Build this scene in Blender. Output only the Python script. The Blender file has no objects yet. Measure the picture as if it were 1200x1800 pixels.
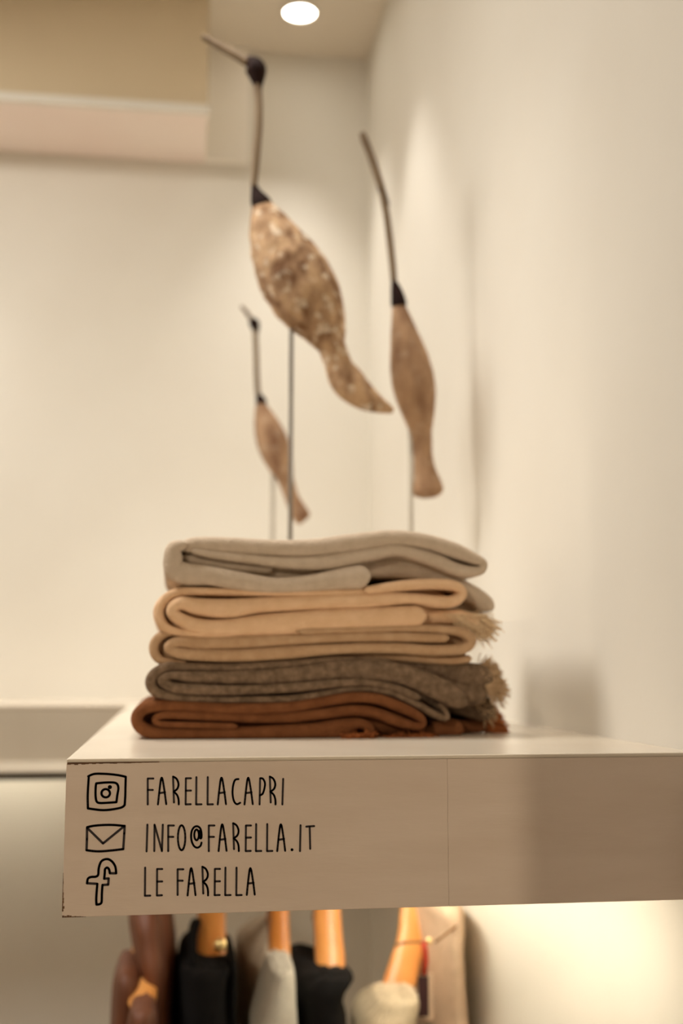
import bpy, bmesh, math, random
from mathutils import Vector, Euler, Matrix, noise
random.seed(7)
PI = math.pi
sc = bpy.context.scene
C = sc.collection

# ------------------------------------------------------------------ camera
F = 2100.0                                   # focal length for a 1200 x 1800 frame
SHELF_Z = 1.45
CAM = Vector((0.0, -0.85, 1.5125))
ROT = Euler((math.radians(90 + 7.38), 0, math.radians(-8.0)), 'XYZ')
RM = ROT.to_matrix()
cd = bpy.data.cameras.new('camera')
cam = bpy.data.objects.new('camera', cd); C.objects.link(cam)
cam.location = CAM; cam.rotation_euler = ROT
cd.sensor_fit = 'HORIZONTAL'; cd.sensor_width = 24.0; cd.lens = F / 1200 * 24
cd.clip_start = 0.02
cd.dof.use_dof = True; cd.dof.focus_distance = 0.83; cd.dof.aperture_fstop = 4.0
sc.camera = cam

# ------------------------------------------------------------------ world, exposure
w = bpy.data.worlds.new('world'); sc.world = w; w.use_nodes = True
w.node_tree.nodes['Background'].inputs[0].default_value = (0.9, 0.72, 0.52, 1)
w.node_tree.nodes['Background'].inputs[1].default_value = 0.0
vs = sc.view_settings
vs.view_transform = 'Standard'; vs.look = 'None'; vs.gamma = 1; vs.use_curve_mapping = False
vs.exposure = 0.16
WARM = (1.0, 0.955, 0.885)

def lamp(name, kind, loc, energy, color=WARM, size=0.05, target=None, angle=60, blend=0.6):
    l = bpy.data.lights.new(name, kind); l.energy = energy; l.color = color
    if kind == 'AREA':
        l.shape = 'DISK'; l.size = size
    else:
        l.shadow_soft_size = size
    if kind == 'SPOT':
        l.spot_size = math.radians(angle); l.spot_blend = blend
    o = bpy.data.objects.new(name, l); C.objects.link(o); o.location = loc
    if target is not None:
        o.rotation_euler = (Vector(target) - Vector(loc)).to_track_quat('-Z', 'Y').to_euler()
    return o

# the big soft light of the shop behind and above the camera
lamp('shop_light', 'AREA', (-1.3, -2.2, 2.60), 7.6, (1, .84, .64), 1.0, (-0.2, 0.6, 1.2))
lamp('shop_light', 'AREA', (-0.75, 0.35, 2.62), 17, WARM, 0.5, (-0.6, 0.7, 0.0))
# spot from the front left; an unseen block added behind the camera cuts it off on the right of the shelf's end face
lamp('front_spot', 'SPOT', (-1.25, -2.45, 2.35), 60, (1, .86, .66), .012, (.10, 0, 1.42), 24, 1.0)

# ------------------------------------------------------------------ helpers
def at(px, py, Y):
    """world point seen at photo pixel (px, py) on the plane y = Y"""
    d = RM @ Vector(((px - 600) / F, -(py - 900) / F, -1.0))
    return CAM + d * ((Y - CAM.y) / d.y)

def lin(r, g, b):
    f = lambda c: (c / 12.92 if c <= .04045 else ((c + .055) / 1.055) ** 2.4)
    return (f(r / 255), f(g / 255), f(b / 255), 1)

def setp(o, label=None, cat=None, group=None, kind=None):
    if label: o['label'] = label
    if cat: o['category'] = cat
    if group: o['group'] = group
    if kind: o['kind'] = kind
    return o

def mesh_obj(name, verts, faces, m, parent=None, smooth=True):
    me = bpy.data.meshes.new(name)
    me.from_pydata([tuple(v) for v in verts], [], faces)
    me.validate(); me.update()
    if smooth:
        for p in me.polygons: p.use_smooth = True
    if m: me.materials.append(m)
    o = bpy.data.objects.new(name, me); C.objects.link(o)
    if parent is not None:
        o.parent = parent
        o.matrix_parent_inverse = parent_world(parent).inverted()
    return o

def parent_world(o):
    m = Matrix.LocRotScale(o.location, o.rotation_euler, o.scale)
    while o.parent is not None:
        m = parent_world(o.parent) @ o.matrix_parent_inverse @ m
        break
    return m

def empty(name, loc):
    o = bpy.data.objects.new(name, None); C.objects.link(o); o.location = loc
    o.empty_display_size = 0.02
    return o

class MB:
    def __init__(s): s.v = []; s.f = []
    def add(s, v, f):
        k = len(s.v); s.v += v; s.f += [[i + k for i in q] for q in f]
    def box(s, x0, x1, y0, y1, z0, z1, bev=0.0):
        bm = bmesh.new()
        bmesh.ops.create_cube(bm, size=1)
        for v in bm.verts:
            v.co = Vector(((x0 + x1) / 2 + v.co.x * (x1 - x0), (y0 + y1) / 2 + v.co.y * (y1 - y0), (z0 + z1) / 2 + v.co.z * (z1 - z0)))
        if bev > 0:
            bmesh.ops.bevel(bm, geom=bm.edges[:], offset=bev, segments=2, affect='EDGES', profile=0.5)
        bm.verts.index_update()
        s.add([v.co.copy() for v in bm.verts], [[v.index for v in f.verts] for f in bm.faces])
        bm.free()
    def tube(s, pts, rad, n=12, caps=True, flat=None):
        """pts: 3-D points, rad: radius per point; flat=(axis vector, factor) squashes along an axis"""
        pts = [Vector(p) for p in pts]
        rings = []; prev = None
        for i, p in enumerate(pts):
            t = (pts[min(i + 1, len(pts) - 1)] - pts[max(i - 1, 0)]).normalized()
            if prev is None:
                a = Vector((0, 1, 0)) if abs(t.y) < .9 else Vector((1, 0, 0))
                u = (a - t * a.dot(t)).normalized()
            else:
                u = (prev - t * prev.dot(t)).normalized()
            prev = u; v = t.cross(u)
            ring = []
            for k in range(n):
                a = 2 * PI * k / n
                d = u * math.cos(a) + v * math.sin(a)
                if flat: d = d - flat[0] * d.dot(flat[0]) * (1 - flat[1])
                ring.append(p + d * rad[i])
            rings.append(ring)
        s.loft(rings, caps)
    def loft(s, rings, caps=True):
        n = len(rings[0]); vv = []; ff = []
        for r in rings: vv += r
        for i in range(len(rings) - 1):
            for k in range(n):
                ff.append([i * n + k, i * n + (k + 1) % n, (i + 1) * n + (k + 1) % n, (i + 1) * n + k])
        if caps:
            ff.append(list(range(n))[::-1]); ff.append([(len(rings) - 1) * n + k for k in range(n)])
        s.add(vv, ff)
    def ball(s, c, r, n=12, sq=(1, 1, 1)):
        rings = []
        for i in range(1, n):
            a = PI * i / n
            rings.append([Vector(c) + Vector((math.cos(b) * math.sin(a) * r * sq[0], math.sin(b) * math.sin(a) * r * sq[1], math.cos(a) * r * sq[2]))
                          for b in [2 * PI * k / (n * 2) for k in range(n * 2)]])
        s.loft(rings)
    def build(s, name, m, parent=None, smooth=False):
        return mesh_obj(name, s.v, s.f, m, parent, smooth)

def catmull(pts, sub=6):
    """pts: tuples of any length -> smooth list"""
    out = []; n = len(pts)
    for i in range(n - 1):
        p0 = pts[max(i - 1, 0)]; p1 = pts[i]; p2 = pts[i + 1]; p3 = pts[min(i + 2, n - 1)]
        for k in range(sub):
            t = k / sub
            out.append(tuple(0.5 * (2 * b + (-a + c) * t + (2 * a - 5 * b + 4 * c - d) * t * t + (-a + 3 * b - 3 * c + d) * t ** 3)
                             for a, b, c, d in zip(p0, p1, p2, p3)))
    out.append(tuple(pts[-1]))
    return out

# ------------------------------------------------------------------ materials
def mat(name, col, rough=0.6, col2=None, scale=20, detail=6, bump=0.0, bscale=None, metal=0, sheen=0, stretch=None, lo=.35, hi=.65, spec=.5):
    m = bpy.data.materials.new(name); m.use_nodes = True
    nt = m.node_tree; b = nt.nodes['Principled BSDF']
    b.inputs['Base Color'].default_value = col
    b.inputs['Roughness'].default_value = rough
    b.inputs['Metallic'].default_value = metal
    b.inputs['Specular IOR Level'].default_value = spec
    if sheen:
        b.inputs['Sheen Weight'].default_value = sheen
        b.inputs['Sheen Roughness'].default_value = .5
        b.inputs['Sheen Tint'].default_value = col
    tc = nt.nodes.new('ShaderNodeTexCoord'); src = tc.outputs['Object']
    if stretch:
        mp = nt.nodes.new('ShaderNodeMapping'); mp.inputs['Scale'].default_value = stretch
        nt.links.new(src, mp.inputs['Vector']); src = mp.outputs['Vector']
    if col2:
        n = nt.nodes.new('ShaderNodeTexNoise'); n.inputs['Scale'].default_value = scale; n.inputs['Detail'].default_value = detail
        nt.links.new(src, n.inputs['Vector'])
        r = nt.nodes.new('ShaderNodeValToRGB')
        r.color_ramp.elements[0].color = col2; r.color_ramp.elements[1].color = col
        r.color_ramp.elements[0].position = lo; r.color_ramp.elements[1].position = hi
        nt.links.new(n.outputs['Fac'], r.inputs['Fac']); nt.links.new(r.outputs['Color'], b.inputs['Base Color'])
    if bump:
        n2 = nt.nodes.new('ShaderNodeTexNoise'); n2.inputs['Scale'].default_value = bscale or scale * 3; n2.inputs['Detail'].default_value = 5
        nt.links.new(src, n2.inputs['Vector'])
        bp = nt.nodes.new('ShaderNodeBump'); bp.inputs['Strength'].default_value = bump; bp.inputs['Distance'].default_value = .002
        nt.links.new(n2.outputs['Fac'], bp.inputs['Height']); nt.links.new(bp.outputs['Normal'], b.inputs['Normal'])
    return m

def emit(name, col, power):
    m = bpy.data.materials.new(name); m.use_nodes = True
    b = m.node_tree.nodes['Principled BSDF']
    b.inputs['Base Color'].default_value = col
    b.inputs['Emission Color'].default_value = col; b.inputs['Emission Strength'].default_value = power
    return m

M_WALL = mat('wall_paint', lin(231, 226, 215), .75, lin(227, 221, 209), 3, bump=.06, bscale=180)
M_CEIL = mat('ceiling_paint', lin(232, 222, 206), .8, lin(228, 217, 200), 3)
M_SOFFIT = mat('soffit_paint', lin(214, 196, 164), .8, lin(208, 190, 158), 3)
M_TRIM = mat('strip_lit_white', lin(250, 244, 234), .6, lin(247, 240, 229), 4)  # whiter than the wall: the strip's extra light is put into its colour
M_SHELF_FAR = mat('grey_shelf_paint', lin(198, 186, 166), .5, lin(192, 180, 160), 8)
M_UNDER = mat('soffit_bounce_tint', lin(246, 232, 222), .7, lin(244, 227, 217), 4)  # pale pink colour stands in for light bounced onto the bulkhead's underside
M_FLOOR = mat('floor_stone', lin(170, 140, 105), .5, lin(150, 120, 88), 6)
M_SHELF = mat('shelf_paint', lin(226, 207, 190), .32, lin(220, 200, 182), 9, bump=.10, bscale=60, stretch=(1, 1, 5))
M_SHELF_TOP = mat('shelf_top_lacquer', lin(226, 214, 196), .22, lin(222, 209, 190), 9)
M_CHIP = mat('bare_edge', lin(120, 86, 58), .8, lin(90, 62, 40), 60)
M_INK = mat('dark_ink', lin(30, 18, 20), .6, lin(38, 24, 24), 80)
M_BRASS = mat('rail_metal', lin(64, 48, 30), .5, metal=.2)
M_STEEL = mat('hook_steel', lin(190, 180, 165), .3, metal=1)
M_ROD = mat('dark_rod', lin(122, 114, 102), .5, lin(108, 100, 90), 40)
M_ROD2 = mat('pale_rod', lin(178, 168, 150), .5, lin(164, 154, 138), 40)
M_BASE = mat('stand_base', lin(60, 48, 40), .6, lin(45, 36, 30), 40)
M_HORN = mat('dark_horn', lin(42, 25, 20), .85, lin(30, 17, 14), 60, bump=.3, spec=.15)
M_NECK = mat('neck_wood', lin(140, 121, 98), .8, lin(116, 98, 78), 60, stretch=(1, 1, .2), spec=.2)
M_LAMP = emit('lamp_glass', (1, .95, .84, 1), 14)
M_LED = emit('led_diffuser', (1, .93, .76, 1), 9)
M_LAMP_RIM = mat('lamp_rim', lin(225, 215, 200), .4)
M_WOOD = mat('hanger_wood', lin(226, 160, 88), .35, lin(206, 132, 62), 18, stretch=(1, .15, 1), bump=.05)

def wool(name, c1, c2, c3=None, scale=90):
    m = mat(name, lin(*c1), .95, lin(*c2), scale, 8, bump=.9, bscale=520, sheen=.35, lo=.3, hi=.7, spec=.15)
    return m
M_A = wool('oatmeal_wool', (214, 195, 174), (198, 179, 157))
M_B = wool('cream_wool', (240, 202, 164), (230, 190, 150))
M_C = wool('beige_wool', (200, 166, 132), (186, 150, 115))
M_D = wool('heather_wool', (140, 116, 94), (98, 80, 63), scale=160)
M_E = wool('rust_wool', (132, 84, 52), (112, 68, 40))
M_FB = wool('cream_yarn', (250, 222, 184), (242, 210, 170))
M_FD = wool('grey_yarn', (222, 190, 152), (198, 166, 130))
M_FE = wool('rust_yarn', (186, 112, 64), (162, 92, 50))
M_BLACK = wool('black_knit', (24, 22, 22), (18, 17, 17))
M_WHITE = wool('white_knit', (216, 212, 200), (205, 200, 188))
M_GREY = wool('grey_cloth', (206, 192, 172), (192, 178, 158))
M_CREAM = wool('cream_knit', (216, 199, 170), (202, 185, 156))
M_PINK = wool('pale_beige_cloth', (222, 194, 166), (210, 182, 152))
M_SATIN = mat('brown_satin', lin(114, 64, 34), .6, lin(82, 44, 24), 10, sheen=.1, stretch=(2.4, 1, .5))
M_CORD = mat('brown_cord', lin(130, 88, 46), .8)
M_RED = mat('red_ribbon', lin(186, 60, 34), .6)
M_TAG = mat('dark_card', lin(62, 24, 26), .55, lin(48, 18, 20), 30)
M_CARD = mat('pale_card', lin(216, 186, 156), .6)
M_GOLD = mat('gold_metal', lin(255, 232, 170), .28, metal=1)

# carved mottled bird wood
def bird_wood(name, chips):
    m = mat(name, lin(200, 166, 130) if chips > .5 else lin(184, 150, 118), .85, lin(124, 90, 64) if chips > .5 else lin(134, 100, 76), 62 if chips > .5 else 40, 6, bump=1.0, bscale=150, lo=.34, hi=.62, spec=.2, stretch=(1, 1, .55))
    nt = m.node_tree; b = nt.nodes['Principled BSDF']
    src = b.inputs['Base Color'].links[0].from_socket
    v = nt.nodes.new('ShaderNodeTexNoise'); v.inputs['Scale'].default_value = 75; v.inputs['Detail'].default_value = 3
    tc = nt.nodes.new('ShaderNodeTexCoord'); nt.links.new(tc.outputs['Object'], v.inputs['Vector'])
    r = nt.nodes.new('ShaderNodeValToRGB'); r.color_ramp.elements[0].position = .56; r.color_ramp.elements[1].position = .66
    r.color_ramp.elements[0].color = (0, 0, 0, 1); r.color_ramp.elements[1].color = (chips, chips, chips, 1)
    nt.links.new(v.outputs['Fac'], r.inputs['Fac'])
    mx = nt.nodes.new('ShaderNodeMix'); mx.data_type = 'RGBA'
    nt.links.new(r.outputs['Color'], mx.inputs[0]); nt.links.new(src, mx.inputs[6]); mx.inputs[7].default_value = lin(236, 220, 196)
    nt.links.new(mx.outputs[2], b.inputs['Base Color'])
    return m
M_BIRD = bird_wood('carved_driftwood', .75)
M_BIRD2 = bird_wood('smooth_driftwood', .15)

# ------------------------------------------------------------------ the room
XR = .385                     # right wall
YB = 1.496                                   # back wall
XL, YF, ZC = -2.4, -3.4, at(645, 105, YB).z
def struct(name, m, *box):
    b = MB(); b.box(*box)
    return setp(b.build(name, m), kind='structure')
T = .08
struct('wall_right', M_WALL, XR, XR + T, YF - T, YB + T, 0, ZC + T)
struct('wall_back', M_WALL, XL - T, XR, YB, YB + T, 0, ZC + T)
struct('wall_left', M_WALL, XL - T, XL, YF - T, YB, 0, ZC + T)
struct('wall_front', M_WALL, XL, XR, YF - T, YF, 0, ZC + T)
struct('floor', M_FLOOR, XL - T, XR + T, YF - T, YB + T, -T, 0)
struct('ceiling', M_CEIL, XL, XR, YF, YB, ZC, ZC + T)
struct('spot_blocker', M_WALL, -.484, -.14, -1.32, -1.20, 0, ZC)  # unseen block, added only to cast the shadow edge on the shelf's end face
# stepped bulkhead on the left of the back wall
YS = 1.275
s0 = at(365, 200, YS)
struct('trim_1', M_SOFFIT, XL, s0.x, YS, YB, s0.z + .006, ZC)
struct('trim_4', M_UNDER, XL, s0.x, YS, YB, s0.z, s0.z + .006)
struct('trim_2', M_WALL, XL, s0.x + .004, YS - .012, YS, s0.z - .004, s0.z + .012)
s1 = at(437, 290, 1.476)
struct('trim_3', M_TRIM, s0.x, s1.x, 1.476, YB, s0.z, ZC)

# ------------------------------------------------------------------ shelves
SX0 = at(117, 1334, 0).x
SB = at(112, 1613, 0).z
YBS = at(215, 1240, 0.0)                     # (only the row of the far shelf's front edge is used below)
SHELF_BACK = 1.19                            # front face of the shelf on the back wall
shelf = empty('display_shelf', (SX0, 0, SB))
setp(shelf, 'white painted box shelf along the right wall with hand drawn lettering on its end', 'shelf')
b = MB(); b.box(SX0 + .002, XR, .006, SHELF_BACK, SB + .004, SHELF_Z - .004); b.build('shelf_core', M_SHELF, shelf)
b = MB(); b.box(SX0, XR, 0, SHELF_BACK, SHELF_Z - .0028, SHELF_Z, .0009); b.build('top_board', M_SHELF_TOP, shelf)
b = MB(); b.box(SX0, XR, .006, SHELF_BACK, SB, SB + .0045, .001); b.build('bottom_board', M_SHELF, shelf)
xs = at(787, 1450, 0).x
b = MB(); b.box(SX0, xs - .00004, 0, .008, SB + .0002, SHELF_Z - .00285, .0003); b.build('front_panel', M_SHELF, shelf)
b = MB(); b.box(xs + .00004, XR, 0, .008, SB + .0002, SHELF_Z - .00285, .0003); b.build('front_panel', M_SHELF, shelf)
# chipped corner and the open joint under the top board
b = MB()
for i in range(26):
    t = i / 26
    x = SX0 + .0005 + t * .062; h = .0009 * (1 - t) ** 1.5 * random.uniform(.1, 1.4) - .0004 * t
    b.box(x, x + .0026, -.00012, .001, SHELF_Z - .0034 - h, SHELF_Z - .0024)
for i in range(14):
    z = SB + .004 + i * .0018; q = .0018 * random.uniform(.2, 1) * (1 - i / 14)
    b.box(SX0 - .00015, SX0 + q, -.00012, .002, z, z + .0017)
for i in range(10):
    x = SX0 + i * .0016; q = .0022 * random.uniform(.3, 1) * (1 - i / 10)
    b.box(x, x + .0015, -.00012, .002, SB, SB + q)
o = b.build('chipped_edge', M_CHIP, shelf); o['label'] = 'bare brown wood where the paint is chipped'; o['kind'] = 'stuff'

# hand-drawn lettering as thin raised strokes on the end face
def strokes(name, lines, m, parent, w=3.4, label=None):
    mb = MB()
    for ln in lines:
        wd = w
        if isinstance(ln, tuple): ln, wd = ln
        P = [at(x, y, 0) for x, y in ln]
        hw = wd * .5 * (P and (CAM - P[0]).length / F)
        yy = -.00025
        for i in range(len(P) - 1):
            a, c = P[i], P[i + 1]; d = c - a; d.y = 0
            if d.length < 1e-7: continue
            d.normalize(); nrm = Vector((-d.z, 0, d.x))
            q = [a + nrm * hw, c + nrm * hw, c - nrm * hw, a - nrm * hw]
            k = [Vector((p.x, yy, p.z)) for p in q]; g = [Vector((p.x, .0003, p.z)) for p in q]
            mb.add(k + g, [[0, 1, 2, 3], [0, 4, 5, 1], [1, 5, 6, 2], [2, 6, 7, 3], [3, 7, 4, 0]])
        for p in P:
            n = 10
            mb.add([Vector((p.x + hw * math.cos(2 * PI * j / n), yy, p.z + hw * math.sin(2 * PI * j / n))) for j in range(n)], [list(range(n))])
    o = mb.build(name, m, parent)
    if label: o['label'] = label
    return o
def ell(cx, cy, rx, ry, n=20): return [(cx + rx * math.cos(2 * PI * i / n), cy + ry * math.sin(2 * PI * i / n)) for i in range(n + 1)]
def cur(*p): return [(q[0], q[1]) for q in catmull(p, 5)]
strokes('camera_icon', [
    cur((155, 1364.5), (165, 1360.5), (178, 1360), (195, 1361), (210, 1363), (221, 1365.5)),
    cur((221, 1365.5), (220.5, 1380), (220, 1400), (219, 1415)) , cur((219, 1415), (213, 1419.5), (195, 1423), (180, 1424), (165, 1422.5), (154.5, 1421)),
    cur((154.5, 1421), (154, 1400), (155, 1380), (156, 1366)),
    cur((169, 1377), (185, 1375.5), (200, 1375.5), (206, 1378.5), (208, 1386), (206, 1398), (204.5, 1410)),
    cur((204.5, 1410), (190, 1411), (176, 1411.5), (170, 1409), (168, 1400), (168, 1385), (169, 1377)),
    ell(185.7, 1394.3, 7.5, 7.3), (ell(193, 1383.5, 1.2, 1.2, 8), 4.6)], M_INK, shelf, 3.8, 'hand drawn rounded square camera symbol')
strokes('envelope_icon', [cur((153, 1454), (165, 1451.5), (185, 1450), (203, 1450.3), (219, 1452)), [(219, 1452), (218.3, 1465), (216.5, 1492.5)],
    cur((216.5, 1492.5), (195, 1495), (172, 1496.5), (152, 1494.5)), [(152, 1494.5), (152.7, 1475), (153, 1454)],
    [(153, 1455), (181, 1482.5), (219, 1451.5)]], M_INK, shelf, 3.8, 'hand drawn envelope symbol')
strokes('letter_icon', [[(204, 1535), (193, 1535)], cur((193, 1535), (191.5, 1528), (188, 1525), (184.5, 1528), (184, 1535), (183, 1544.5)),
    [(183, 1544.5), (191, 1544), (190, 1555), (180, 1555.5)], cur((180, 1555.5), (179, 1570), (178.5, 1585), (175.5, 1589), (169.5, 1590)),
    cur((169.5, 1590), (169, 1580), (170, 1565), (171, 1553.5)), [(171, 1553.5), (153, 1552.5)], cur((153, 1552.5), (154.5, 1544.5), (160, 1541.5), (168, 1541), (172.5, 1537.5), (173.5, 1526), (178, 1514), (187.5, 1510), (196, 1513.5), (202.5, 1523), (204, 1535))],
    M_INK, shelf, 3.8, 'hand drawn outlined letter f symbol')
def A_(x, t, bt, wd=14.5):
    return [cur((x, bt), (x + wd * .2, t + (bt - t) * .4), (x + wd * .38, t), (x + wd * .55, t + 1), (x + wd * .8, t + (bt - t) * .5), (x + wd, bt - .5)),
            [(x + wd * .14, t + (bt - t) * .56), (x + wd * .86, t + (bt - t) * .525)]]
def R_(x, t, bt): return [[(x, t), (x + 1.6, bt - 3.5)], cur((x, t), (x + 6.2, t + 4), (x + 9.6, t + 13), (x + 7.4, t + 21.5), (x + 1, t + 26.5)),
                          cur((x + 1, t + 26.5), (x + 6.8, t + 32), (x + 9.6, t + 40), (x + 10, bt))]
def E_(x, t, bt): return [[(x + 9, t), (x, t), (x - .4, bt), (x + 8.5, bt - .4)], [(x, (t + bt) / 2 - 1.2), (x + 9, (t + bt) / 2 - 1.4)]]
def F_(x, t, bt): return [[(x + 10, t), (x, t), (x, bt)], [(x, t + 20), (x + 9, t + 20)]]
def L_(x, t, bt): return [[(x, t), (x - .4, bt), (x + 9, bt - .3)]]
row1 = F_(259.5, 1368.5, 1414) + A_(277.5, 1369, 1414) + R_(304, 1365, 1414) + E_(326.5, 1368, 1414) + L_(345, 1366, 1414) + L_(365, 1366, 1414) + A_(382.5, 1369, 1414) + \
    [cur((419, 1369.5), (413, 1371), (409.5, 1381), (408.5, 1395), (411, 1408), (416, 1413.5), (422, 1411))] + A_(429.5, 1369, 1414) + \
    [[(457, 1368), (456, 1414)], cur((457, 1368), (462, 1369), (465.5, 1377), (464, 1388), (461, 1395.5), (456.5, 1398))] + R_(474, 1365, 1414) + [[(497.5, 1369), (496, 1414)]]
strokes('lettering', row1, M_INK, shelf, 3.3, 'top line of thin dark capital letters')
row2 = [[(259, 1449.5), (257.5, 1496.5)], [(271, 1496), (271.5, 1449.5), (284.5, 1496), (286, 1449.5)]] + F_(295.5, 1451, 1496) + [ell(319, 1472.5, 6.5, 22)] + \
    [cur((354, 1481), (352, 1487), (346, 1490), (340, 1486), (336, 1475), (336.5, 1462), (341, 1454), (347, 1452.5), (352, 1456.5), (354, 1465), (353.6, 1473), (351, 1472), (350.6, 1460)), ell(345.3, 1467.5, 4, 9.5)] + \
    F_(366.8, 1451, 1496) + A_(384, 1451, 1496, 14) + R_(409.5, 1447, 1496) + E_(432, 1451, 1496) + L_(450, 1448.5, 1496) + L_(469.5, 1448.5, 1496) + A_(487, 1451, 1496, 14) + \
    [(ell(513, 1493.6, .8, .8, 8), 3.4), [(528, 1450.5), (527, 1496)], [(538, 1453), (552, 1452)], [(544, 1453), (545, 1492)]]
strokes('lettering', row2, M_INK, shelf, 3.3, 'middle line of thin dark capital letters')
row3 = L_(255, 1525, 1574.5) + E_(276, 1527.5, 1574) + F_(312, 1528, 1573) + A_(329.5, 1528, 1574, 14) + R_(355.5, 1523.5, 1574) + E_(377.5, 1527.3, 1573.5) + L_(396, 1525, 1573.5) + L_(415.5, 1525, 1573.5) + A_(433.5, 1528, 1573, 14)
strokes('lettering', row3, M_INK, shelf, 3.3, 'bottom line of thin dark capital letters')

# the shelf along the back wall, the same section
bsh = empty('wall_shelf', (XL, SHELF_BACK, SB))
setp(bsh, 'blurred white shelf along the back wall left of the lettered shelf', 'shelf')
b = MB(); b.box(XL, XR, SHELF_BACK, YB, SHELF_Z - .006, SHELF_Z, .001); b.build('top_board', M_SHELF_TOP, bsh)
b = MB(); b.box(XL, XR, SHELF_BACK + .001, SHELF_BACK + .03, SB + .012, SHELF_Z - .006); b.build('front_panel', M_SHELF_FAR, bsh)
b = MB(); b.box(XL, XR, SHELF_BACK + .03, YB, SB + .03, SHELF_Z - .006); b.build('shelf_core', M_SHELF, bsh)
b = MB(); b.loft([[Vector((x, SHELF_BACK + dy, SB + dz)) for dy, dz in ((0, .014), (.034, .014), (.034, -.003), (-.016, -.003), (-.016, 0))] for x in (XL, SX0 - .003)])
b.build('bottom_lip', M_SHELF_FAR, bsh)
o = MB(); o.tube([(XL, SHELF_BACK + .05, at(50, 1363, SHELF_BACK + .05).z), (SX0 + .02, SHELF_BACK + .05, at(50, 1363, SHELF_BACK + .05).z)], [.0075] * 2, 14)
setp(o.build('clothes_rail', M_BRASS, None, True), 'dark metal clothes rail under the blurred back wall shelf', 'rail')

# ------------------------------------------------------------------ lamps of the room
def downlight(x, y, z, power, label, angle=70, blend=.7, r=.030, target=None, soft=.03, color=WARM):
    t = empty('ceiling_light', (x, y, z)); setp(t, label, 'light', 'recessed ceiling lights')
    m = MB()
    n = 28; rings = []
    for rr, zz in ((r + .010, 0), (r + .010, -.004), (r + .001, -.005), (r, -.001)):
        rings.append([Vector((x + rr * math.cos(2 * PI * k / n), y + rr * math.sin(2 * PI * k / n), z + zz)) for k in range(n)])
    m.loft(rings, False); m.build('rim', M_LAMP_RIM, t, True)
    m = MB(); m.add([Vector((x + r * math.cos(2 * PI * k / n), y + r * math.sin(2 * PI * k / n), z - .002)) for k in range(n)], [list(range(n))[::-1]])
    m.build('lamp_glass', M_LAMP, t)
    l = lamp('lamp_light', 'SPOT', (x, y, z - .008), power, color, soft, target or (x, y, z - 1), angle, blend)
    l.parent = t; l.matrix_parent_inverse = parent_world(t).inverted()
    return t
p = at(527, 27, 1.33)
downlight(p.x, 1.33, ZC, 18, 'small round recessed ceiling light above the dark bird head', 66, 1.0)
downlight(XR - .20, 1.0, ZC, 15, 'recessed ceiling light close to the right wall above the shelf', 66, .5, soft=.04)
downlight(-.63, 1.43, s0.z, 13, 'recessed light under the left bulkhead washing the back wall', 100, .8)
downlight(.02, .45, ZC, 23, 'recessed ceiling light above the scarf stack', 70, .9)

def led(name, x0, x1, y0, y1, z, label, power, target, mm=M_LED):
    t = empty(name, ((x0 + x1) / 2, (y0 + y1) / 2, z)); setp(t, label, 'light')
    m = MB(); m.box(x0, x1, y0, y1, z - .004, z); m.build('channel', M_LAMP_RIM, t)
    m = MB(); m.box(x0 + .002, x1 - .002, y0 + .002, y1 - .002, z - .0075, z - .0042); m.build('diffuser', mm, t)
    l = bpy.data.lights.new('strip_light', 'AREA'); l.shape = 'RECTANGLE'; l.size = x1 - x0; l.size_y = y1 - y0; l.energy = power; l.color = (1, .91, .72)
    o = bpy.data.objects.new('strip_light', l); C.objects.link(o); o.location = ((x0 + x1) / 2, (y0 + y1) / 2, z - .009)
    if target: o.rotation_euler = target
    o.parent = t; o.matrix_parent_inverse = parent_world(t).inverted()
led('led_strip', XR - .135, XR - .12, .04, .95, SB, 'led strip under the lettered shelf beside the right wall', 1.6, (0, math.radians(-30), 0))
led('led_strip', XL + .1, SX0 - .05, YB - .10, YB - .085, SB + .03, 'led strip under the back wall shelf', 1.2, (math.radians(20), 0, 0))

# ------------------------------------------------------------------ folded scarves
YST = .212
PXM = (YST + .85) * 1.02 / F                 # metres per photo pixel at the stack
def ribbon(mb, pts, y0, y1, seed=0, sub=6, wob=.003, ends=True):
    """a thick band of cloth: pts = (px, py, half thickness in px), run back from y0 to y1 with rounded edges"""
    P = catmull(pts, sub); n = len(P)
    W = [at(x, y, y0) for x, y, h in P]
    H = [h * PXM for x, y, h in P]
    d = [0]
    for i in range(1, n): d.append(d[-1] + (W[i] - W[i - 1]).length)
    rings = []
    for i in range(n):
        t = W[min(i + 1, n - 1)] - W[max(i - 1, 0)]; t.y = 0; t.normalize()
        nr = Vector((-t.z, 0, t.x)); h = H[i]
        if ends:
            e = min(d[i], d[-1] - d[i])
            if e < h: h *= max(.12, math.sqrt(max(0, 1 - (1 - e / h) ** 2)))
        base = Vector((W[i].x, 0, W[i].z))
        wb = wob * noise.noise(Vector((d[i] * 14, seed * 3.7, 0)))
        g = noise.noise(Vector((d[i] * 22, seed * 5.1, 9)))
        h *= 1.03 + .06 * g
        r = min(H[i], .0055)
        prof = []
        for k in range(7):
            a = -PI / 2 + PI * k / 6
            prof.append((math.sin(a) * h, y0 + wb + r * (1 - math.cos(a)) ))
        for k in range(3):
            a = PI / 2 - PI * k / 2
            prof.append((math.sin(a) * h, y1 - r * (1 - math.cos(a))))
        rings.append([base + nr * u + Vector((0, y, 0)) for u, y in prof])
    mb.loft(rings, True)
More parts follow.
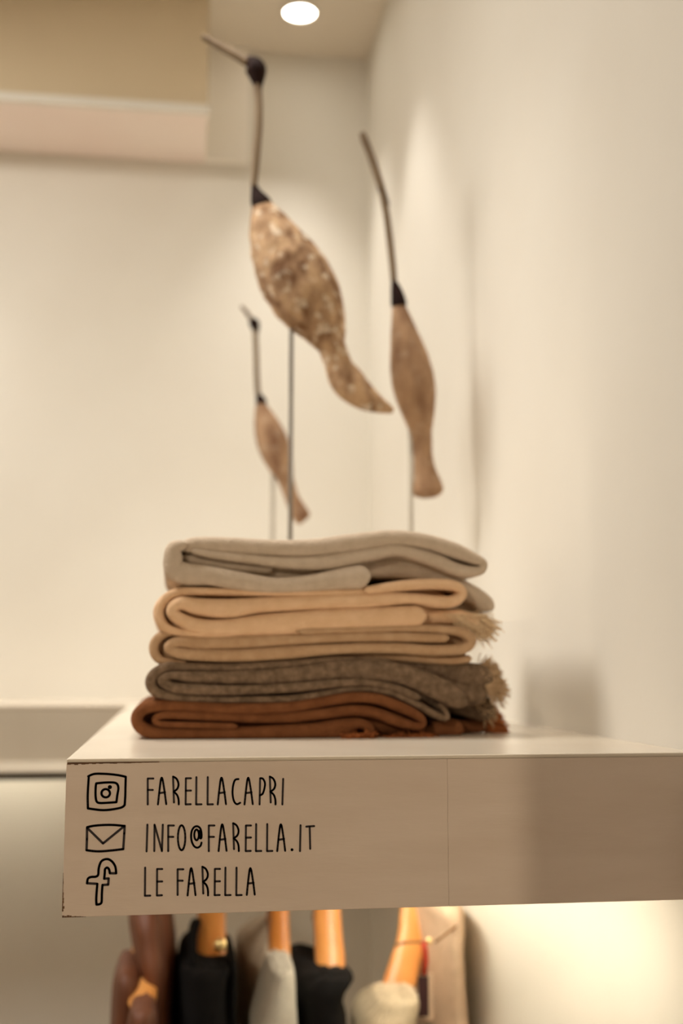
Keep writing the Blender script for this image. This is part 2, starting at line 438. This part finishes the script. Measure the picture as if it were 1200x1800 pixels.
def fringe(mb, start, dirn, n, length, spread, y0, dy, rad=.0009, drop=.5, zmin=None):
    """n yarn ends growing from the px segment start=((x,y),(x,y)) in px direction dirn"""
    (xa, ya), (xb, yb) = start
    for i in range(n):
        t = random.random(); x = xa + (xb - xa) * t; y = ya + (yb - ya) * t; Y = y0 + random.uniform(0, dy)
        a = math.atan2(dirn[1], dirn[0]) + random.gauss(0, spread); L = length * random.uniform(.6, 1.15)
        pts = []; rr = []
        for k in range(5):
            s = k / 4
            px = x + math.cos(a) * L * s + random.uniform(-1, 1) * 1.5; py = y + math.sin(a) * L * s + drop * L * s * s + random.uniform(-1, 1) * 1.5
            q = at(px, py, Y); q.y = Y + (random.uniform(-1, 1) * .004 if k else 0)
            if zmin is not None: q.z = max(q.z, zmin + rad)
            pts.append(q); rr.append(rad * (1.15 - .55 * s))
        mb.tube(pts, rr, 4)
Y1 = .44
# layers: list of (points, y offset)
SC = {}
SC['A'] = (M_A, 'top oatmeal grey wool scarf of the folded stack', [
    ([(318, 962, 7), (340, 957, 13), (400, 958, 14), (500, 963, 15), (560, 961, 15), (600, 956, 16), (650, 949, 15), (700, 944, 13), (750, 951, 13), (800, 966, 13), (835, 981, 10), (851, 990, 7), (846, 1002, 8), (825, 1004, 10),
      (800, 999, 12), (770, 985, 12), (730, 972, 11), (695, 966, 10), (650, 974, 12), (600, 984, 13), (550, 989, 12), (500, 988, 10), (440, 982, 8), (380, 975, 7), (335, 968, 4)], 0),
    ([(330, 955, 5), (308, 962, 13), (304, 980, 16), (308, 1000, 18), (330, 1008, 18), (370, 1011, 16), (420, 1020, 16), (480, 1028, 13), (540, 1025, 14), (600, 1017, 18), (640, 1013, 21), (652, 1013, 21)], -.004),
    ([(560, 1012, 12), (660, 1003, 12), (710, 1001, 14), (760, 1010, 14), (800, 1026, 15), (840, 1049, 16), (860, 1066, 15), (864, 1074, 10)], .022),
    ([(320, 978, 7), (350, 984, 8), (420, 995, 8), (480, 1000, 8)], .009),
    ([(322, 985, 12), (420, 1000, 12), (480, 1003, 12), (560, 1004, 14), (640, 995, 14), (700, 985, 14), (780, 1003, 14)], .02)])
SC['B'] = (M_B, 'cream wool scarf second from the top of the stack', [
    ([(660, 1042, 8), (560, 1043, 6), (480, 1042, 6), (400, 1040, 6), (330, 1039, 7), (298, 1047, 8), (280, 1068, 9), (282, 1092, 9), (302, 1108, 7), (350, 1115, 5), (420, 1119, 4)], .004),
    ([(640, 1039, 7), (700, 1030, 9), (760, 1026, 9), (800, 1029, 9), (815, 1042, 8), (800, 1056, 10), (770, 1057, 10), (730, 1052, 9), (690, 1052, 11), (640, 1056, 12), (600, 1057, 12), (520, 1060, 12), (460, 1063, 13), (400, 1069, 16), (350, 1066, 14), (318, 1060, 11),
      (302, 1072, 10), (315, 1087, 11), (350, 1101, 13), (400, 1103, 14), (460, 1099, 18), (520, 1095, 19), (600, 1090, 20), (700, 1085, 19), (740, 1082, 17), (750, 1081, 15)], 0),
    ([(280, 1076, 18), (310, 1077, 26), (420, 1082, 32), (600, 1075, 30), (740, 1065, 28), (790, 1052, 14)], .02),
    ([(700, 1092, 10), (760, 1086, 11), (800, 1084, 13), (830, 1090, 12), (842, 1098, 8)], .012)])
SC['C'] = (M_C, 'beige wool scarf in the middle of the stack', [
    ([(520, 1110, 6), (640, 1106, 6), (720, 1104, 6), (780, 1106, 7), (815, 1112, 8), (830, 1126, 9), (815, 1140, 9), (760, 1143, 9), (700, 1139, 9), (600, 1140, 9), (500, 1147, 11), (420, 1152, 11), (350, 1151, 10), (312, 1147, 9), (296, 1138, 8), (312, 1128, 9), (350, 1130, 11), (420, 1128, 11), (520, 1124, 9), (600, 1120, 8), (700, 1119, 8), (770, 1121, 8), (790, 1121, 6)], 0),
    ([(420, 1114, 5), (340, 1112, 6), (296, 1112, 7), (274, 1126, 8), (271, 1146, 8), (286, 1162, 7), (330, 1168, 5)], .004),
    ([(560, 1154, 6), (640, 1153, 6), (720, 1157, 7), (790, 1161, 7), (830, 1157, 7)], .014),
    ([(270, 1136, 16), (300, 1140, 26), (420, 1143, 29), (600, 1137, 30), (790, 1136, 28), (826, 1138, 20)], .018)])
SC['D'] = (M_D, 'grey brown heather wool scarf second from the bottom of the stack', [
    ([(690, 1163, 5), (600, 1160, 6), (520, 1166, 6), (420, 1172, 6), (340, 1172, 6), (295, 1172, 8), (270, 1186, 9), (265, 1204, 9), (280, 1219, 8), (320, 1227, 6), (400, 1230, 6), (500, 1229, 6), (560, 1221, 6), (620, 1211, 6), (680, 1215, 6), (730, 1236, 6), (770, 1258, 6), (786, 1262, 5), (784, 1250, 4), (772, 1238, 4)], .003),
    ([(822, 1238, 12), (800, 1226, 17), (770, 1209, 19), (720, 1188, 18), (670, 1179, 17), (600, 1177, 15), (520, 1186, 14), (420, 1190, 12), (340, 1190, 10), (300, 1187, 7), (284, 1196, 8), (305, 1208, 9), (350, 1212, 9), (420, 1213, 8), (520, 1208, 8), (600, 1200, 7), (650, 1200, 6), (700, 1210, 6), (740, 1228, 6)], 0),
    ([(600, 1158, 8), (680, 1160, 10), (760, 1170, 15), (810, 1183, 20), (848, 1190, 22), (866, 1196, 17)], .022),
    ([(266, 1196, 14), (290, 1200, 22), (420, 1203, 28), (600, 1190, 24), (700, 1196, 24), (760, 1213, 27), (830, 1218, 22), (858, 1224, 16)], .024),
    ([(770, 1222, 20), (820, 1234, 24), (850, 1246, 22), (872, 1254, 16)], .05)])
SC['E'] = (M_E, 'rust brown wool scarf at the bottom of the stack on the shelf', [
    ([(655, 1297, 4), (650, 1280, 8), (630, 1272, 9), (600, 1281, 16), (550, 1286, 14), (450, 1290, 11.5), (350, 1291, 10), (280, 1290, 11), (250, 1281, 11), (240, 1262, 10), (256, 1245, 10), (300, 1241, 9), (400, 1246, 9), (500, 1244, 9), (560, 1235, 9), (620, 1226, 9), (665, 1229, 9), (705, 1243, 9), (735, 1258, 8), (745, 1270, 6), (738, 1277, 7), (715, 1273, 8), (690, 1265, 9), (660, 1253, 9), (620, 1249, 9), (560, 1256, 9), (500, 1262, 9), (400, 1261, 8), (310, 1257, 7), (280, 1259, 6), (272, 1266, 5), (285, 1273, 5), (340, 1275, 5), (420, 1277, 5)], 0),
    ([(240, 1266, 14), (280, 1267, 22), (420, 1270, 26), (560, 1262, 26), (660, 1262, 28), (730, 1272, 16)], .02),
    ([(690, 1294, 6), (740, 1290, 9), (780, 1281, 15), (815, 1284, 17)], .025),
    ([(770, 1284, 12), (830, 1278, 14), (860, 1272, 12)], .06)])
SCO = {}
for key, (m, label, layers) in SC.items():
    mb = MB()
    for i, (pts, dy) in enumerate(layers):
        ribbon(mb, pts, YST + dy + {'A': .004, 'B': .001, 'C': .002, 'D': .0, 'E': .0}[key], Y1 - .01 * i, seed=ord(key) + i)
    zmin = min(v.z for v in mb.v)
    if key == 'E':
        for v in mb.v: v.z = max(v.z, SHELF_Z + .0004)
    o = mb.build('folded_scarf', m, None, True)
    SCO[key] = setp(o, label, 'scarf', 'folded wool scarves in the stack')
def fr(key, m, *calls):
    mb = MB()
    for c in calls: fringe(mb, *c[0], **c[1])
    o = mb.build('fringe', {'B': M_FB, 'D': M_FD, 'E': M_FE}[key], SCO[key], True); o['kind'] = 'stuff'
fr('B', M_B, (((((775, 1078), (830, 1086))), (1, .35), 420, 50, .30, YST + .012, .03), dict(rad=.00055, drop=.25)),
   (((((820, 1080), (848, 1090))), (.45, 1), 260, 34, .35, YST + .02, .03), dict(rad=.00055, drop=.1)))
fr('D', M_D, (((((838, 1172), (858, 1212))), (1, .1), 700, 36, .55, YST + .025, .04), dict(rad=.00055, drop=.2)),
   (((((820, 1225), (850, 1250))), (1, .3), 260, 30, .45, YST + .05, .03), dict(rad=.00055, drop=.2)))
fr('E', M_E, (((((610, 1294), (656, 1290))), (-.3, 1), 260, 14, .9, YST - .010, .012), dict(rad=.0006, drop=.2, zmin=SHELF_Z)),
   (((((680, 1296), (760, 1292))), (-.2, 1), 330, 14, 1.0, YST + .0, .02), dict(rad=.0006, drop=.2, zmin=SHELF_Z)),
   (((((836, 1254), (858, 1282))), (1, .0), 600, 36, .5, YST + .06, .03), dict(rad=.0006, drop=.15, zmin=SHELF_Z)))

# ------------------------------------------------------------------ bird figures
def px3(x, y, Y): return at(x, y, Y)
def sweep(mb, pts, Y, n=20, sub=5, flat=.8, carve=0.0, seed=0):
    P = catmull(pts, sub); sclr = (Y + .85) * 1.02 / F
    W = [at(x, y, Y) for x, y, r in P]; R = [max(r, .5) * sclr for x, y, r in P]
    k0 = len(mb.v)
    mb.tube(W, R, n, True, (Vector((0, 1, 0)), flat))
    if carve:
        for i in range(k0, len(mb.v)):
            v = mb.v[i]; q = v * 70 + Vector((seed, 0, 0))
            c = W[min((i - k0) // n, len(W) - 1)]
            d = v - c
            mb.v[i] = c + d * (1 + carve * noise.noise(q))
def bird(label, Y, body, tail, cap, neck, head, beak, rod_x, rod_top, m, carve, base_r=.035, rodm=None):
    bx = at(rod_x, rod_top, Y); t = empty('bird_figure', (bx.x, Y, SHELF_Z))
    setp(t, label, 'sculpture', 'carved birds on rods')
    mb = MB(); sweep(mb, body, Y, 28, 7, .8, carve, 3); mb.build('body', m, t, True)
    mb = MB(); sweep(mb, tail, Y, 20, 6, .55, carve * .6, 5); mb.build('tail', m, t, True)
    mb = MB(); sweep(mb, cap, Y, 16, 4, .85); mb.build('neck_cap', M_HORN, t, True)
    mb = MB(); sweep(mb, neck, Y, 10, 6, 1); mb.build('neck', M_NECK, t, True)
    if head:
        mb = MB(); sweep(mb, head, Y, 18, 5, .8); mb.build('head', M_HORN, t, True)
    mb = MB(); sweep(mb, beak, Y, 10, 4, 1); mb.build('beak', M_NECK, t, True)
    mb = MB(); mb.tube([(bx.x, Y, SHELF_Z + .004), (bx.x, Y, bx.z)], [.0026 * (Y + .85) / 1.35] * 2, 10); mb.build('stand_rod', rodm or M_ROD, t, True)
    mb = MB(); n = 32
    mb.loft([[Vector((bx.x + r * math.cos(2 * PI * k / n), Y + r * math.sin(2 * PI * k / n), SHELF_Z + z)) for k in range(n)] for r, z in ((base_r, 0), (base_r, .007), (base_r - .002, .009))])
    mb.build('base', M_BASE, t)
    return t
bird('large mottled carved bird with dark round head and long beak', .56,
     [(454, 350, 10), (463, 372, 25), (478, 408, 43), (497, 448, 58), (518, 488, 66), (540, 526, 64), (560, 560, 51), (574, 588, 37), (584, 610, 24), (592, 630, 12)],
     [(578, 598, 25), (586, 618, 25), (594, 640, 25), (605, 662, 30), (620, 681, 30), (640, 697, 25), (660, 709, 18), (678, 717, 11), (691, 722, 5)],
     [(446, 322, 4), (450, 338, 10), (456, 352, 17), (461, 362, 19), (464, 368, 12)],
     [(446, 328, 6), (448, 300, 7.5), (451, 260, 8), (454, 220, 8), (454, 180, 8), (452, 150, 7.5)],
     [(428, 106, 5), (437, 108, 11), (446, 115, 18), (450, 124, 19), (452, 136, 15), (453, 150, 9), (453, 166, 6)],
     [(434, 110, 8), (415, 98, 7.5), (390, 84, 7), (368, 71, 6.5), (355, 64, 5)],
     512, 580, M_BIRD, .05)
bird('slim smooth carved bird facing away on the right near the wall', .62,
     [(699, 530, 10), (704, 555, 17), (711, 590, 26), (719, 630, 35), (725, 665, 39), (730, 695, 37), (735, 725, 30), (739, 755, 21), (742, 782, 9)],
     [(738, 750, 21), (741, 775, 19), (743, 800, 17.5), (746, 825, 20), (750, 846, 25), (752, 860, 28), (754, 869, 25), (755, 875, 12)],
     [(691, 490, 3), (695, 505, 9), (699, 522, 13), (701, 536, 14.5), (702, 541, 10)],
     [(692, 494, 6), (689, 460, 6.5), (684, 415, 6.5), (678, 370, 6.5), (671, 335, 6.5)],
     [(680, 362, 5), (676, 350, 6.5), (671, 335, 7), (667, 322, 6), (664, 312, 5)],
     [(672, 336, 7), (662, 305, 7.5), (650, 270, 7), (640, 245, 7), (636, 234, 5.5)],
     721, 740, M_BIRD2, .02, .035, M_ROD2)
bird('small far carved bird on a pale rod left of the others', .98,
     [(456, 702, 5), (461, 722, 14), (469, 748, 23), (479, 778, 28), (489, 806, 25), (498, 832, 18), (506, 858, 7)],
     [(500, 838, 15), (507, 858, 13), (514, 878, 13), (524, 897, 15), (532, 910, 15), (536, 915, 10)],
     [(453, 690, 3), (456, 698, 7), (459, 707, 10), (460, 712, 7)],
     [(453, 694, 5), (451, 660, 5), (450, 620, 5), (448, 575, 5)],
     [(441, 559, 3), (444, 564, 8), (447, 569, 9), (449, 578, 7), (449, 588, 4)],
     [(444, 565, 4), (436, 553, 4), (430, 545, 3.5), (424, 538, 3)],
     480, 800, M_BIRD2, .02, .03, M_ROD2)

# ------------------------------------------------------------------ clothes under the shelf
YR = .80
ZR = SB - .040
x0, x1 = at(170, 1500, YR).x, XR
rl = empty('clothes_rail', (x0, YR, ZR)); setp(rl, 'dark metal clothes rail under the lettered shelf', 'rail')
mb = MB(); mb.tube([(SX0 + .03, YR, ZR), (XR, YR, ZR)], [.009] * 2, 16); mb.build('tube', M_BRASS, rl, True)
mb = MB(); mb.box(SX0 + .03, SX0 + .042, YR - .012, YR + .012, ZR - .014, SB, .001); mb.build('bracket', M_BRASS, rl)

def hanger(label, arm, tipY, neckY=YR):
    """arm: px points (x, y, half width) from neck to tip, seen end on; the other arm mirrors it behind the rail"""
    P = catmull(arm, 5); n = len(P)
    near = []
    for i, (x, y, h) in enumerate(P):
        t = i / (n - 1); Y = neckY + (tipY - neckY) * t
        p = at(x, y, Y); near.append((p, h * (Y + .85) * 1.02 / F))
    xc, zc = near[0][0].x, near[0][0].z
    t = empty('clothes_hanger', (xc, neckY, ZR)); setp(t, label, 'hanger', 'wooden hangers on the rail')
    far = [(Vector((2 * xc - p.x, 2 * neckY - p.y, p.z)), r) for p, r in near[1:]][::-1]
    path = far + near
    rings = []
    for i, (p, r) in enumerate(path):
        tg = (path[min(i + 1, len(path) - 1)][0] - path[max(i - 1, 0)][0]).normalized()
        u = Vector((1, 0, 0)); u = (u - tg * u.dot(tg)).normalized(); v = tg.cross(u)
        e = min(i, len(path) - 1 - i); q = 1 if e > 1 else (.55, .88)[e]
        rings.append([p + (u * math.cos(a) * r + v * math.sin(a) * .008) * q for a in [2 * PI * k / 18 for k in range(18)]])
    mb = MB(); mb.loft(rings); mb.build('shoulder', M_WOOD, t, True)
    mb = MB(); hk = [(xc, neckY, zc + .002)]
    r = .0125
    hk += [(xc, neckY, ZR - .028)]
    hk += [(xc, neckY + r * math.sin(a), ZR - r * math.cos(a)) for a in [PI * (0.15 + 1.3 * k / 12) for k in range(13)]]
    mb.tube(hk, [.0018] * len(hk), 8); mb.build('hook', M_STEEL, t, True)
    return t

def garment(name, label, cat, m, levels, yc=.74, rib=0.0, fold=.10, seed=0, ny=28, parent=None, zbot=.72, top_in=True):
    """levels: (py, xl, xr, y_near, y_far) from the top down; sections are flattened ovals with soft folds"""
    L = catmull(levels, 5)
    rings = []
    if rib: ny = 150
    for i, (py, xl, xr, yn, yf) in enumerate(L):
        # silhouettes are read off at the near third of the piece
        Y = yn + .05
        a, c = at(xl, py, Y), at(xr, py, Y)
        rings.append([(a.x + c.x) / 2, (c.x - a.x) / 2, yn, yf, a.z])
    last = rings[-1]
    zl = last[4]
    while zl - .07 > zbot:
        zl -= .07; rings.append([last[0], last[1] * 1.02, last[2], last[3], zl])
    out = []
    for (xc, hx, yn, yf, z) in rings:
        ring = []
        for k in range(ny * 2):
            a = 2 * PI * k / (ny * 2)
            cx, cy = math.cos(a), math.sin(a)
            fx = math.copysign(abs(cx) ** .8, cx); fy = math.copysign(abs(cy) ** .7, cy)
            g = 1 + fold * noise.noise(Vector((cx * 2.2 + seed, cy * 2.5, z * 5)))
            if rib: g += rib * math.sin(a * 44)
            ring.append(Vector((xc + fx * hx * g, (yn + yf) / 2 - fy * (yf - yn) / 2, z + .004 * noise.noise(Vector((cx * 2, cy * 2, seed))))))
        out.append(ring)
    mb = MB()
    if top_in:                                # rolled opening
        c0 = out[0]; ctr = sum(c0, Vector()) / len(c0)
        out = [[ctr + (v - ctr) * q + Vector((0, 0, dz)) for v in c0] for q, dz in ((.3, .0022), (.62, .0022), (.88, .0015))] + out
    mb.loft(out)
    o = mb.build(name, m, parent, True)
    if parent is None: setp(o, label, cat, 'clothes hanging under the shelf')
    elif label: o['label'] = label
    return o

hanger('wooden hanger tip showing in the brown satin wrap', [(262, 1560, 20), (258, 1640, 22), (254, 1700, 24), (251, 1735, 24), (249, 1775, 22)], .56)
hanger('wooden hanger in the black top with the gold button', [(372, 1560, 20), (371, 1610, 23), (370, 1650, 25), (369, 1690, 26), (368, 1720, 24)], .63)
hanger('wooden hanger in the white top', [(488, 1560, 17), (489, 1610, 17), (490, 1650, 18), (492, 1690, 18), (493, 1715, 16)], .63)
hanger('wooden hanger in the plain black top near the centre', [(575, 1560, 20), (575, 1610, 23), (577, 1650, 24), (580, 1690, 25), (581, 1715, 22)], .63)
hanger('curved wooden hanger in the cream ribbed sweater', [(734, 1550, 24), (729, 1600, 25), (723, 1650, 24), (711, 1695, 26), (700, 1735, 28), (694, 1765, 26)], .63)

g = garment('wrap', 'brown satin wrap hanging at the left end of the row', 'wrap', M_SATIN,
        [(1560, 224, 296, .66, .92), (1612, 222, 300, .63, .92), (1650, 226, 304, .62, .94), (1690, 232, 308, .61, .96), (1740, 236, 311, .61, .97), (1800, 232, 308, .61, .98)], fold=.13, seed=2)
garment('shoulder', None, None, M_SATIN, [(1692, 214, 232, .60, .72), (1705, 205, 244, .59, .74), (1730, 198, 250, .585, .75), (1800, 194, 252, .585, .75)], parent=g, seed=5, top_in=False)
garment('sleeve', None, None, M_SATIN, [(1757, 236, 268, .505, .575), (1766, 230, 274, .50, .58), (1785, 226, 277, .497, .58), (1820, 222, 278, .497, .58)], parent=g, seed=7, top_in=False)
g = garment('top', 'black knit top with a gold button below its wooden hanger', 'top', M_BLACK,
        [(1686, 340, 404, .605, .66), (1693, 326, 411, .59, .72), (1705, 316, 413, .58, .80), (1740, 313, 413, .575, .95), (1775, 313, 414, .575, .95), (1800, 312, 419, .575, .95)], seed=11)
garment('strap', None, None, M_BLACK, [(1612, 336, 352, .70, .74), (1630, 331, 347, .66, .72), (1660, 330, 345, .63, .70), (1700, 330, 350, .62, .70)], parent=g, seed=12, zbot=1.05, top_in=False)
garment('strap', None, None, M_BLACK, [(1640, 395, 402, .66, .70), (1655, 399, 408, .63, .68), (1690, 403, 413, .60, .66), (1720, 400, 413, .60, .66)], parent=g, seed=13, zbot=1.05, top_in=False)
bp = at(387, 1661, .60); mb = MB(); mb.ball(bp, .0078, 8, (1, .5, 1)); mb.build('button', M_GOLD, g, True)['label'] = 'shiny round gold button'
garment('top', 'grey cloth top between the black buttoned top and the white top', 'top', M_GREY,
        [(1628, 466, 482, .84, .96), (1650, 452, 488, .80, 1.0), (1672, 438, 492, .77, 1.02), (1695, 427, 494, .75, 1.04), (1740, 423, 496, .74, 1.05), (1800, 420, 498, .74, 1.05)], seed=21, top_in=False)
garment('top', 'white knit top with a sloping sleeve below its wooden hanger', 'top', M_WHITE,
        [(1688, 477, 509, .58, .68), (1696, 472, 515, .57, .70), (1715, 468, 518, .565, .71), (1750, 458, 520, .56, .72), (1775, 450, 522, .56, .72), (1800, 442, 524, .56, .72)], seed=31, fold=.06)
garment('top', 'plain black knit top near the centre of the row', 'top', M_BLACK,
        [(1698, 555, 606, .605, .655), (1706, 545, 615, .59, .69), (1722, 530, 622, .58, .76), (1738, 524, 614, .575, .84), (1770, 522, 611, .575, .95), (1800, 522, 619, .575, .95)], seed=41)
garment('sweater', 'cream ribbed sweater on the curved wooden hanger', 'sweater', M_CREAM,
        [(1742, 668, 729, .575, .66), (1749, 660, 732, .57, .68), (1765, 650, 732, .565, .70), (1785, 638, 729, .56, .72), (1805, 630, 726, .56, .72)], seed=51, fold=.05, rib=.03)
g = garment('trousers', 'pale beige trousers hanging at the right end of the row', 'trousers', M_PINK,
        [(1585, 752, 806, .62, .84), (1600, 755, 812, .61, .86), (1625, 760, 814, .605, .87), (1660, 762, 812, .60, .87), (1730, 765, 816, .60, .87), (1800, 768, 823, .60, .87)], seed=61, fold=.08, top_in=False)
mb = MB(); mb.tube([at(x, y, .604 + (.01 if x > 800 else 0)) for x, y in ((764, 1657), (780, 1645), (797, 1632), (811, 1622))], [.0016] * 4, 8); mb.build('waist_seam', M_CORD, g, True)['label'] = 'darker slanted waist seam'
# price tag on its cord around the last hanger
t = empty('price_tag', at(742, 1655, .58)); setp(t, 'dark price tag on a red ribbon and cord beside the cream ribbed sweater', 'tag')
mb = MB(); mb.tube([at(x, y, Y) for x, y, Y in ((696, 1662, .64), (699, 1659, .600), (712, 1657, .592), (728, 1656, .592), (742, 1656, .595), (752, 1655, .60))], [.0016] * 6, 8); mb.build('cord', M_CORD, t, True)
mb = MB(); mb.ball(at(754, 1654, .60), .0042, 6); mb.build('bead', M_GOLD, t, True)
mb = MB(); mb.tube([at(x, y, .590) for x, y in ((744, 1656), (747, 1672), (748, 1690), (745, 1714))], [.0036] * 4, 8, True, (Vector((0, 1, 0)), .25)); mb.build('ribbon', M_RED, t, True)
a, c = at(734, 1716, .588), at(753, 1786, .588)
mb = MB(); mb.box(a.x, c.x, .586, .588, c.z, a.z, .0004); mb.build('card', M_TAG, t)
a, c = at(745, 1711, .592), at(761, 1792, .592)
mb = MB(); mb.box(a.x, c.x, .591, .5925, c.z, a.z, .0004); mb.build('card', M_CARD, t)['label'] = 'pale card behind the dark one'
